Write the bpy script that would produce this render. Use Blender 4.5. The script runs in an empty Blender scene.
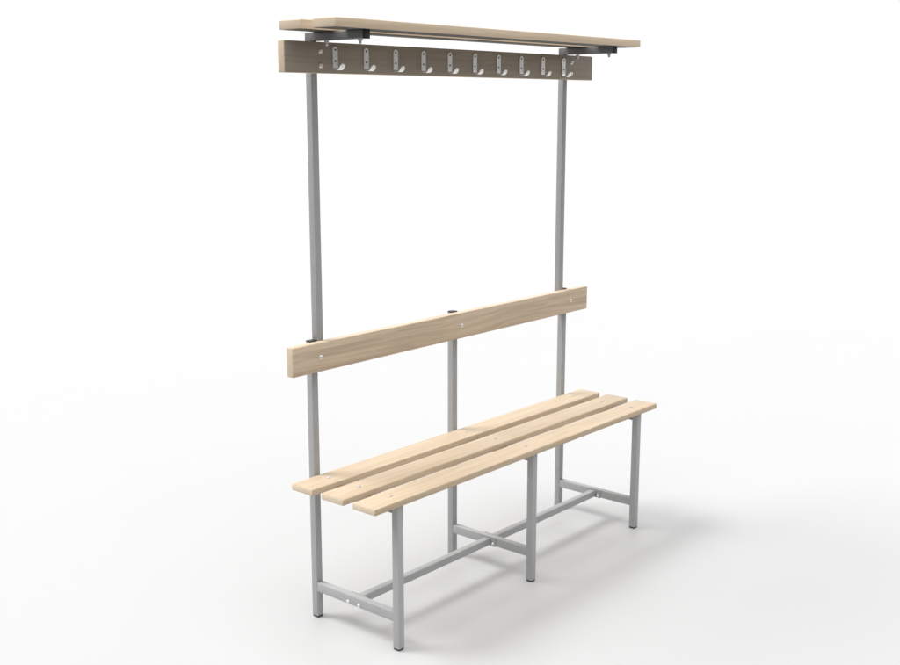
import bpy, bmesh, math, random
from mathutils import Vector, Matrix
random.seed(4)
S = bpy.context.scene
COL = S.collection

# ------------------------------------------------------------------ dimensions (metres)
L = 1.5                      # length of every board
W = 0.0235                   # square tube
XA = 0.0977                  # outer side of the end frames
FRAME_X = (XA, L/2 - W/2, L - XA - W)
YL, YB = 0.0070, 0.3486      # front face of the front legs / rear posts
SEAT_TOP, SLAT_T = 0.461, 0.0195
SUP_TOP = SEAT_TOP - SLAT_T  # top of the seat supports
POST_TOP = 0.8675
UP_X = (XA + W + 0.0012, L - XA - 2*W - 0.0012)   # upper posts, bolted inside the end posts
RAIL_Y, RAIL_Z0, RAIL_Z1 = 0.3214, 1.6390, 1.7247
SHELF_Z0, SHELF_Z1 = 1.7516, 1.7766

# ------------------------------------------------------------------ materials
def new_mat(name):
    m = bpy.data.materials.new(name); m.use_nodes = True
    nt = m.node_tree
    return m, nt, nt.nodes['Principled BSDF']

def nd(nt, kind, **kw):
    n = nt.nodes.new(kind)
    for k, v in kw.items(): setattr(n, k, v)
    return n

def wood(name, light, dark, contrast=1.0):
    m, nt, b = new_mat(name)
    lk = nt.links.new
    tc = nd(nt, 'ShaderNodeTexCoord'); oi = nd(nt, 'ShaderNodeObjectInfo')
    off = nd(nt, 'ShaderNodeVectorMath', operation='SCALE'); off.inputs[0].default_value = (7.3, 3.1, 5.7)
    lk(oi.outputs['Random'], off.inputs['Scale'])
    add = nd(nt, 'ShaderNodeVectorMath', operation='ADD')
    lk(tc.outputs['Object'], add.inputs[0]); lk(off.outputs[0], add.inputs[1])
    # slow wander of the grain
    mp0 = nd(nt, 'ShaderNodeMapping'); mp0.inputs['Scale'].default_value = (1.6, 5, 5); lk(add.outputs[0], mp0.inputs['Vector'])
    wn = nd(nt, 'ShaderNodeTexNoise'); wn.inputs['Scale'].default_value = 1.0; wn.inputs['Detail'].default_value = 2
    lk(mp0.outputs[0], wn.inputs['Vector'])
    wsub = nd(nt, 'ShaderNodeVectorMath', operation='SUBTRACT'); lk(wn.outputs['Color'], wsub.inputs[0]); wsub.inputs[1].default_value = (.5, .5, .5)
    wsc = nd(nt, 'ShaderNodeVectorMath', operation='MULTIPLY'); lk(wsub.outputs[0], wsc.inputs[0]); wsc.inputs[1].default_value = (0.0, .05, .05)
    wad = nd(nt, 'ShaderNodeVectorMath', operation='ADD'); lk(add.outputs[0], wad.inputs[0]); lk(wsc.outputs[0], wad.inputs[1])
    # broad figure
    mp1 = nd(nt, 'ShaderNodeMapping'); mp1.inputs['Scale'].default_value = (1.5, 95, 95); lk(wad.outputs[0], mp1.inputs['Vector'])
    n1 = nd(nt, 'ShaderNodeTexNoise'); n1.inputs['Scale'].default_value = 1; n1.inputs['Detail'].default_value = 3; n1.inputs['Roughness'].default_value = .55
    lk(mp1.outputs[0], n1.inputs['Vector'])
    # fine fibres
    mp2 = nd(nt, 'ShaderNodeMapping'); mp2.inputs['Scale'].default_value = (7, 420, 420); lk(wad.outputs[0], mp2.inputs['Vector'])
    n2 = nd(nt, 'ShaderNodeTexNoise'); n2.inputs['Scale'].default_value = 1; n2.inputs['Detail'].default_value = 4
    lk(mp2.outputs[0], n2.inputs['Vector'])
    # patchy tone along the board
    mp3 = nd(nt, 'ShaderNodeMapping'); mp3.inputs['Scale'].default_value = (3, 9, 9); lk(add.outputs[0], mp3.inputs['Vector'])
    n3 = nd(nt, 'ShaderNodeTexNoise'); n3.inputs['Scale'].default_value = 1; n3.inputs['Detail'].default_value = 2
    lk(mp3.outputs[0], n3.inputs['Vector'])
    r1 = nd(nt, 'ShaderNodeMapRange'); r1.inputs['From Min'].default_value = .36; r1.inputs['From Max'].default_value = .66
    lk(n1.outputs['Fac'], r1.inputs['Value'])
    m1 = nd(nt, 'ShaderNodeMath', operation='MULTIPLY'); lk(r1.outputs[0], m1.inputs[0]); m1.inputs[1].default_value = .62*contrast
    m2 = nd(nt, 'ShaderNodeMath', operation='MULTIPLY_ADD'); lk(n2.outputs['Fac'], m2.inputs[0]); m2.inputs[1].default_value = .34*contrast; lk(m1.outputs[0], m2.inputs[2])
    m3 = nd(nt, 'ShaderNodeMath', operation='MULTIPLY_ADD', use_clamp=True); lk(n3.outputs['Fac'], m3.inputs[0]); m3.inputs[1].default_value = .25; lk(m2.outputs[0], m3.inputs[2])
    mix = nd(nt, 'ShaderNodeMix', data_type='RGBA')
    mix.inputs['A'].default_value = (*light, 1); mix.inputs['B'].default_value = (*dark, 1)
    lk(m3.outputs[0], mix.inputs['Factor']); lk(mix.outputs['Result'], b.inputs['Base Color'])
    rr = nd(nt, 'ShaderNodeMapRange'); rr.inputs['To Min'].default_value = .48; rr.inputs['To Max'].default_value = .62
    lk(n2.outputs['Fac'], rr.inputs['Value']); lk(rr.outputs[0], b.inputs['Roughness'])
    b.inputs['Specular IOR Level'].default_value = .2
    bp = nd(nt, 'ShaderNodeBump'); bp.inputs['Strength'].default_value = .10; bp.inputs['Distance'].default_value = .0006
    lk(n2.outputs['Fac'], bp.inputs['Height']); lk(bp.outputs[0], b.inputs['Normal'])
    return m

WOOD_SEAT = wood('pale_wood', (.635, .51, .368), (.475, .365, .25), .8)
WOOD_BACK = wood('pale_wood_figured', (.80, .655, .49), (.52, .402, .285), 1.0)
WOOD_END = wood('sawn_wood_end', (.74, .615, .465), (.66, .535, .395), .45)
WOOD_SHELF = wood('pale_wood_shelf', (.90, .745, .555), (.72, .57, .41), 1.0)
UNDERSIDE_SHADE = wood('shaded_underside_wood', (.105, .099, .09), (.065, .06, .054), .8)  # shelf wood with the shade beneath it painted into the colour
WOOD_RAIL_SHADED = wood('shaded_rail_wood', (.44, .38, .315), (.32, .27, .215), .8)  # rail wood darkened, shade below the shelf put into its colour

def metal(name, base, metallic, rough, spread=.06, spec=.5):
    m, nt, b = new_mat(name); lk = nt.links.new
    tc = nd(nt, 'ShaderNodeTexCoord')
    n = nd(nt, 'ShaderNodeTexNoise'); n.inputs['Scale'].default_value = 38; n.inputs['Detail'].default_value = 4
    lk(tc.outputs['Object'], n.inputs['Vector'])
    mix = nd(nt, 'ShaderNodeMix', data_type='RGBA')
    mix.inputs['A'].default_value = (*[c*(1-spread) for c in base], 1); mix.inputs['B'].default_value = (*[c*(1+spread) for c in base], 1)
    lk(n.outputs['Fac'], mix.inputs['Factor']); lk(mix.outputs['Result'], b.inputs['Base Color'])
    r = nd(nt, 'ShaderNodeMapRange'); r.inputs['To Min'].default_value = rough-.03; r.inputs['To Max'].default_value = rough+.05
    lk(n.outputs['Fac'], r.inputs['Value']); lk(r.outputs[0], b.inputs['Roughness'])
    b.inputs['Metallic'].default_value = metallic; b.inputs['Specular IOR Level'].default_value = spec
    return m
STEEL_SHADED = metal('shaded_grey_steel', (.20, .203, .208), .2, .42)  # frame steel darkened to paint in shade under shelf and seat
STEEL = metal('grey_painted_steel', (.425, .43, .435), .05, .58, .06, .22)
ZINC = metal('bright_zinc', (.90, .89, .875), .7, .30, .01)
BOLT = metal('polished_bolt', (.86, .85, .83), .7, .25, .02)
DULL = metal('dull_zinc', (.60, .56, .50), .7, .36, .05)
PLASTIC = metal('black_plastic', (.022, .022, .024), 0, .5, .1)
SCREW = metal('dark_screw', (.10, .095, .09), .5, .45, .1)

def floor_mat():
    m, nt, b = new_mat('white_studio_floor'); lk = nt.links.new
    tc = nd(nt, 'ShaderNodeTexCoord')
    n = nd(nt, 'ShaderNodeTexNoise'); n.inputs['Scale'].default_value = 1.4; n.inputs['Detail'].default_value = 5
    lk(tc.outputs['Object'], n.inputs['Vector'])
    mix = nd(nt, 'ShaderNodeMix', data_type='RGBA')
    mix.inputs['A'].default_value = (.508, .51, .512, 1); mix.inputs['B'].default_value = (.516, .518, .520, 1)
    lk(n.outputs['Fac'], mix.inputs['Factor']); lk(mix.outputs['Result'], b.inputs['Base Color'])
    b.inputs['Roughness'].default_value = .58; b.inputs['Specular IOR Level'].default_value = .5
    return m
FLOOR = floor_mat()
GREY = metal('bounce_cut_grey', (.10, .10, .10), 0, .7, .05)  # for the unseen floor added to keep bounced light low
SHEET_Y = -1.5  # white sheet ends here, out of view, to limit its bounce

# ------------------------------------------------------------------ mesh helpers
def link(name, bm, mat, parent=None, smooth=False):
    bmesh.ops.recalc_face_normals(bm, faces=bm.faces)
    me = bpy.data.meshes.new(name); bm.to_mesh(me); bm.free()
    me.materials.append(mat)
    if smooth:
        for p in me.polygons: p.use_smooth = max(abs(c) for c in p.normal) < .9995   # flats stay flat, rounded edges are smooth
        me.set_sharp_from_angle(angle=math.radians(40))
    o = bpy.data.objects.new(name, me); COL.objects.link(o)
    if parent: o.parent = parent
    return o

def box(lo, hi, bev=.002, seg=2):
    bm = bmesh.new()
    bmesh.ops.create_cube(bm, size=1)
    for v in bm.verts:
        v.co = Vector([lo[i] + (v.co[i] + .5)*(hi[i]-lo[i]) for i in range(3)])
    if bev:
        bmesh.ops.bevel(bm, geom=list(bm.edges), offset=bev, segments=seg, profile=.5, affect='EDGES')
    return bm

def tube(name, lo, hi, parent, bev=.0015, mat=None):
    return link(name, box(lo, hi, bev, 3), mat or STEEL, parent, True)

def lathe(profile, origin, axis, n=20):
    """profile: list of (radius, height along axis)"""
    bm = bmesh.new()
    axis = Vector(axis).normalized()
    q = axis.to_track_quat('Z', 'Y'); M = Matrix.Translation(origin) @ q.to_matrix().to_4x4()
    rings = []
    for r, h in profile:
        if r < 1e-6: rings.append([bm.verts.new(M @ Vector((0, 0, h)))])
        else: rings.append([bm.verts.new(M @ Vector((r*math.cos(2*math.pi*k/n), r*math.sin(2*math.pi*k/n), h))) for k in range(n)])
    for a, b in zip(rings, rings[1:]):
        for k in range(n):
            k2 = (k+1) % n
            if len(a) == 1: bm.faces.new((a[0], b[k], b[k2]))
            elif len(b) == 1: bm.faces.new((a[k], b[0], a[k2]))
            else: bm.faces.new((a[k], b[k], b[k2], a[k2]))
    if len(rings[0]) > 1: bm.faces.new(rings[0])
    if len(rings[-1]) > 1: bm.faces.new(rings[-1])
    return bm

def join(*bms):
    out = bmesh.new()
    for b in bms:
        me = bpy.data.meshes.new('tmp'); b.to_mesh(me); b.free()
        out.from_mesh(me); bpy.data.meshes.remove(me)
    return out

def dome_bolt(parent, origin, axis, r=.0075, h=.0038, mat=None):
    prof = [(r, -.001), (r, .0006)] + [(r*math.cos(t), .0006 + h*math.sin(t)) for t in [i*math.pi/12 for i in range(1, 6)]] + [(0, .0006 + h)]
    return link('bolt', lathe(prof, origin, axis, 22), mat or BOLT, parent, True)

def board(name, lo, hi, mat, parent, bev=.003):
    o = link(name, box(lo, hi, bev, 3), mat, parent, True)
    o.data.materials.append(WOOD_END)                  # sawn ends
    for p in o.data.polygons:
        if abs(p.normal.x) > .9: p.material_index = 1
    return o

# ------------------------------------------------------------------ the floor
def sheet(name, x0, x1, y0, y1, z, mat):
    bm = bmesh.new()
    bm.faces.new([bm.verts.new(p) for p in ((x0, y0, z), (x1, y0, z), (x1, y1, z), (x0, y1, z))])
    o = link(name, bm, mat); o['kind'] = 'structure'; return o
sheet('floor', -2.2, 160, SHEET_Y, 160, 0, FLOOR)                 # white photographic sweep the bench stands on
sheet('bounce_cut_floor', -60, 160, -40, 160, -.004, GREY)  # unseen dark floor, added to cut bounced light

# ------------------------------------------------------------------ the bench
bench = bpy.data.objects.new('changing_room_bench', None); COL.objects.link(bench)
bench.empty_display_size = .2
bench['label'] = 'pale wood slatted bench on grey steel frame with backrest, coat hooks and top shelf'
bench['category'] = 'bench'

FOOT = .0055
def foot_cap(parent, x, y):
    link('foot_cap', box((x+.0012, y+.0012, 0.0002), (x+W-.0012, y+W-.0012, FOOT+.001), .0012, 2), PLASTIC, parent, True)

for i, x in enumerate(FRAME_X):
    leg = tube('front_leg', (x, YL, FOOT), (x+W, YL+W, SUP_TOP-.0004), bench); foot_cap(leg, x, YL)
    post = tube('rear_post', (x, YB, FOOT), (x+W, YB+W, POST_TOP), bench); foot_cap(post, x, YB)
    link('end_cap', box((x-.0004, YB-.0004, POST_TOP-.0002), (x+W+.0004, YB+W+.0004, POST_TOP+.0042), .0016, 3), PLASTIC, post, True)
    tube('seat_support', (x+.0004, YL+W-.0005, SUP_TOP-.025), (x+W-.0004, YB+.0005, SUP_TOP-.0004), bench, .0022, STEEL_SHADED)
    cb = tube('crossbar', (x+.0005, YL+W-.0005, .0875), (x+W-.0005, YB+.0005, .1165), bench)
    sides = ((-1, x+.0005),) if i == 0 else ((-1, x+.0005),)
    for y in (.2140, .1690):
        dome_bolt(cb, (x + .0005 - (.002 if i else 0), y, .0945), (-1, 0, 0), .0058, .0046)
        link('nut', lathe([(.0062, 0), (.0062, .005), (.0040, .0052), (.0040, .009), (0, .0092)], (x+W-.0005, y, .0945), (1, 0, 0), 6), ZINC, cb)

# lengthwise stretchers between the frames, each with a bolted flange at its ends
for a, b_ in ((0, 1), (1, 2)):
    x0, x1 = FRAME_X[a]+W-.0005, FRAME_X[b_]+.0005
    st = tube('stretcher', (x0+.002, .1800, .0885), (x1-.002, .2035, .1120), bench, .0020)
    for xf in (x0, x1-.0022):
        link('flange', box((xf, .1585, .0855), (xf+.0022, .2250, .1174), .0006, 1), STEEL, st)

# seat slats
for k in range(3):
    y = k*.1259
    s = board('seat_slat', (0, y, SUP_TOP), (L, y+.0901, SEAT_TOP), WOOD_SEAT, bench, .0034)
    for x in FRAME_X:
        dome_bolt(s, (x+W/2, y+.047, SEAT_TOP), (0, 0, 1), .0068, .0030, DULL)

# backrest
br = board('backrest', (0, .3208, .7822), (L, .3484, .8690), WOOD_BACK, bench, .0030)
for x in FRAME_X:
    dome_bolt(br, (x+W/2, .3208, .8262), (0, -1, 0), .0072, .0042)

# upper posts
for x in UP_X:
    up = tube('upper_post', (x, YB, .7840), (x+W, YB+W, SHELF_Z0-.0240), bench)
    for z in (.81, .845):
        dome_bolt(up, (x+W/2, YB+W, z), (0, 1, 0), .0062, .0042)

# hook rail
rail = board('hook_rail', (0, RAIL_Y, RAIL_Z0), (L, YB-.0003, RAIL_Z1), WOOD_BACK, bench, .0022)
rail.data.materials.append(WOOD_RAIL_SHADED)                  # front and back darkened with painted shade, pale sawn ends
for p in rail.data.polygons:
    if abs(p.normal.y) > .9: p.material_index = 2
for x in UP_X:
    for z in (1.6995, 1.6600):
        dome_bolt(rail, (x+W/2-.001, RAIL_Y, z), (0, -1, 0), .0072, .0044)

# coat hooks: a bent strip with a round-topped plate and a tongue that curls forward
def hook_mesh():
    prof = []   # (forward, height, half width)
    hw = .0098
    for k in range(7):
        t = k/6*math.pi/2
        prof.append((.0, .0570 - hw*(1-math.sin(t)), max(hw*math.cos(t - 0) if False else hw*math.sqrt(max(0.0, 1-math.sin(t)**2)), .0006)))
    prof = prof[::-1]                                  # from the rounded top downwards
    prof += [(0, .030, hw), (0, .012, hw), (0, .001, hw)]
    for k in range(1, 7):                              # bend forward
        t = k/6*math.pi/2
        prof.append((.0075*(1-math.cos(t)), .001 - .0095*math.sin(t), hw))
    prof += [(.0160, -.0088, hw)]
    for k in range(1, 8):                              # curl up
        t = k/7*math.radians(66)
        prof.append((.0160 + .0150*math.sin(t), -.0088 + .0150*(1-math.cos(t)), hw))
    f, z = prof[-1][0], prof[-1][1]
    for k in range(1, 8):                              # rounded tip
        s = k/7
        d = .0088*s
        prof.append((f + d*math.cos(math.radians(66)), z + d*math.sin(math.radians(66)), max(hw*math.sqrt(max(0, 1-s*s)), .0008)))
    bm = bmesh.new()
    th = .0026
    front, back = [], []
    n = len(prof)
    for i, (f, z, h) in enumerate(prof):
        a = prof[max(0, i-1)]; b = prof[min(n-1, i+1)]
        t = Vector((b[0]-a[0], b[1]-a[1])).normalized()
        nrm = Vector((-t.y, t.x))                      # towards the inside of the bend
        if nrm.x < 0 and i < 10: nrm = -nrm
        p0 = Vector((f, z)); p1 = p0 + nrm*th
        row = []
        for p in (p0, p1):
            row.append((bm.verts.new((-h, -p.x, p.y)), bm.verts.new((h, -p.x, p.y))))
        back.append(row[0]); front.append(row[1])
    for i in range(n-1):
        for A in (front, back):
            bm.faces.new((A[i][0], A[i][1], A[i+1][1], A[i+1][0]))
        for s in (0, 1):
            bm.faces.new((front[i][s], front[i+1][s], back[i+1][s], back[i][s]))
    for i in (0, n-1):
        bm.faces.new((front[i][0], front[i][1], back[i][1], back[i][0]))
    return bm
hk = link('coat_hook', hook_mesh(), ZINC, bench, True)
sc_prof = [(.0030, -.001), (.0030, .0006), (.0022, .0013), (0, .0015)]
for z in (.0475, .0165):
    link('screw', lathe(sc_prof, (0, -.0026, z), (0, -1, 0), 14), SCREW, hk, True)
kids = list(hk.children)
HZ = 1.6570
for k in range(10):
    if k == 0: o = hk
    else:
        o = hk.copy(); COL.objects.link(o); o.parent = bench
        for c in kids:
            d = c.copy(); COL.objects.link(d); d.parent = o
    o.location = (.1885 + .125*k, RAIL_Y-.0003, HZ)

# shelf brackets and shelf boards
for x in UP_X:
    bk = tube('shelf_bracket', (x-.0006, .1420, SHELF_Z0-.0240), (x+W+.0006, YB+W+.0004, SHELF_Z0-.0003), bench, .0022, STEEL_SHADED)
    link('end_cap', box((x-.0010, .1385, SHELF_Z0-.0243), (x+W+.0010, .1425, SHELF_Z0-.0004), .0012, 2), PLASTIC, bk, True)
    for y in (.1640, .2960):
        link('bolt', join(lathe([(.0068, 0), (.0068, .0055), (0, .0056)], (x+W/2, y, SHELF_Z0-.0240), (0, 0, -1), 6),
                          lathe([(.0042, .005), (.0042, .0125), (.0034, .0140), (0, .0142)], (x+W/2, y, SHELF_Z0-.0240), (0, 0, -1), 16)), BOLT, bk)
for y0, y1 in ((.1193, .2078), (.2515, .3407)):
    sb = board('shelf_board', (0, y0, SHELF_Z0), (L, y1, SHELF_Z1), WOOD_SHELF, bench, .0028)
    sb.data.materials.append(UNDERSIDE_SHADE)                   # shade on the underside, painted as a dark wood colour
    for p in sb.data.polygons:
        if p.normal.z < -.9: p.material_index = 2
    for x in UP_X:
        dome_bolt(sb, (x+W/2, (y0+y1)/2, SHELF_Z1), (0, 0, 1), .0075, .003)

# ------------------------------------------------------------------ light
def world():
    w = bpy.data.worlds.new('World'); S.world = w; w.use_nodes = True
    nt = w.node_tree; lk = nt.links.new
    bg = nt.nodes['Background']
    tc = nd(nt, 'ShaderNodeTexCoord')
    nrm = nd(nt, 'ShaderNodeVectorMath', operation='NORMALIZE'); lk(tc.outputs['Generated'], nrm.inputs[0])
    dot = nd(nt, 'ShaderNodeVectorMath', operation='DOT_PRODUCT'); lk(nrm.outputs[0], dot.inputs[0])
    dot.inputs[1].default_value = Vector((.76, .65, 0)).normalized()
    a = nd(nt, 'ShaderNodeMapRange', interpolation_type='SMOOTHSTEP')
    a.inputs['From Min'].default_value = -.1; a.inputs['From Max'].default_value = .58
    a.inputs['To Min'].default_value = WF; a.inputs['To Max'].default_value = WB
    lk(dot.outputs['Value'], a.inputs['Value'])
    sep = nd(nt, 'ShaderNodeSeparateXYZ'); lk(nrm.outputs[0], sep.inputs[0])
    e = nd(nt, 'ShaderNodeMapRange', interpolation_type='SMOOTHSTEP')      # plain white low down, a brighter band above it
    e.inputs['From Min'].default_value = .10; e.inputs['From Max'].default_value = .22
    e.inputs['To Min'].default_value = WH; e.inputs['To Max'].default_value = WB
    lk(sep.outputs['Z'], e.inputs['Value']); lk(e.outputs[0], a.inputs['To Max'])
    z = nd(nt, 'ShaderNodeMapRange', interpolation_type='SMOOTHSTEP')
    z.inputs['From Min'].default_value = .32; z.inputs['From Max'].default_value = .66
    z.inputs['To Min'].default_value = 0; z.inputs['To Max'].default_value = 1
    lk(sep.outputs['Z'], z.inputs['Value'])
    mx = nd(nt, 'ShaderNodeMix', data_type='FLOAT')
    lk(z.outputs[0], mx.inputs['Factor']); lk(a.outputs[0], mx.inputs['A']); mx.inputs['B'].default_value = WZ
    lk(mx.outputs['Result'], bg.inputs['Strength'])
    bg.inputs['Color'].default_value = (1, 1, 1, 1)
WF, WH, WB, WZ = .12, 1.03, 2.5, .10
world()
def lamp(name, energy, angle, travel, loc):
    ld = bpy.data.lights.new(name, 'SUN'); ld.energy = energy; ld.angle = math.radians(angle); ld.color = (1, .995, .99)
    o = bpy.data.objects.new(name, ld); COL.objects.link(o); o.location = loc
    o.rotation_euler = Vector(travel).to_track_quat('-Z', 'Y').to_euler()
lamp('key_light', 2.75, 27, (.39, -.58, -1), (-1, 2.5, 4))          # from behind, a little left
lamp('overhead_light', 1.75, 55, (.03, .26, -1), (.5, -.5, 4))     # wide softbox overhead
lamp('front_fill', .42, 45, (.15, 1, -.72), (.5, -4, 3))
lamp('left_fill', .62, 45, (1, .15, -1.15), (-4, 0, 3))

# ------------------------------------------------------------------ camera
cd = bpy.data.cameras.new('camera'); cam = bpy.data.objects.new('camera', cd); COL.objects.link(cam)
cd.sensor_width = 36; cd.lens = 1144.1/900*36
cd.clip_start = .05; cd.clip_end = 400
cam.location = (-2.1322, -2.0963, 1.5565)
cam.rotation_euler = (math.pi/2 - .1979, 0, -.8627)
S.camera = cam

S.view_settings.view_transform = 'Standard'; S.view_settings.look = 'None'
S.view_settings.exposure = 0; S.view_settings.gamma = 1
S.cycles.max_bounces = 8; S.cycles.diffuse_bounces = 5
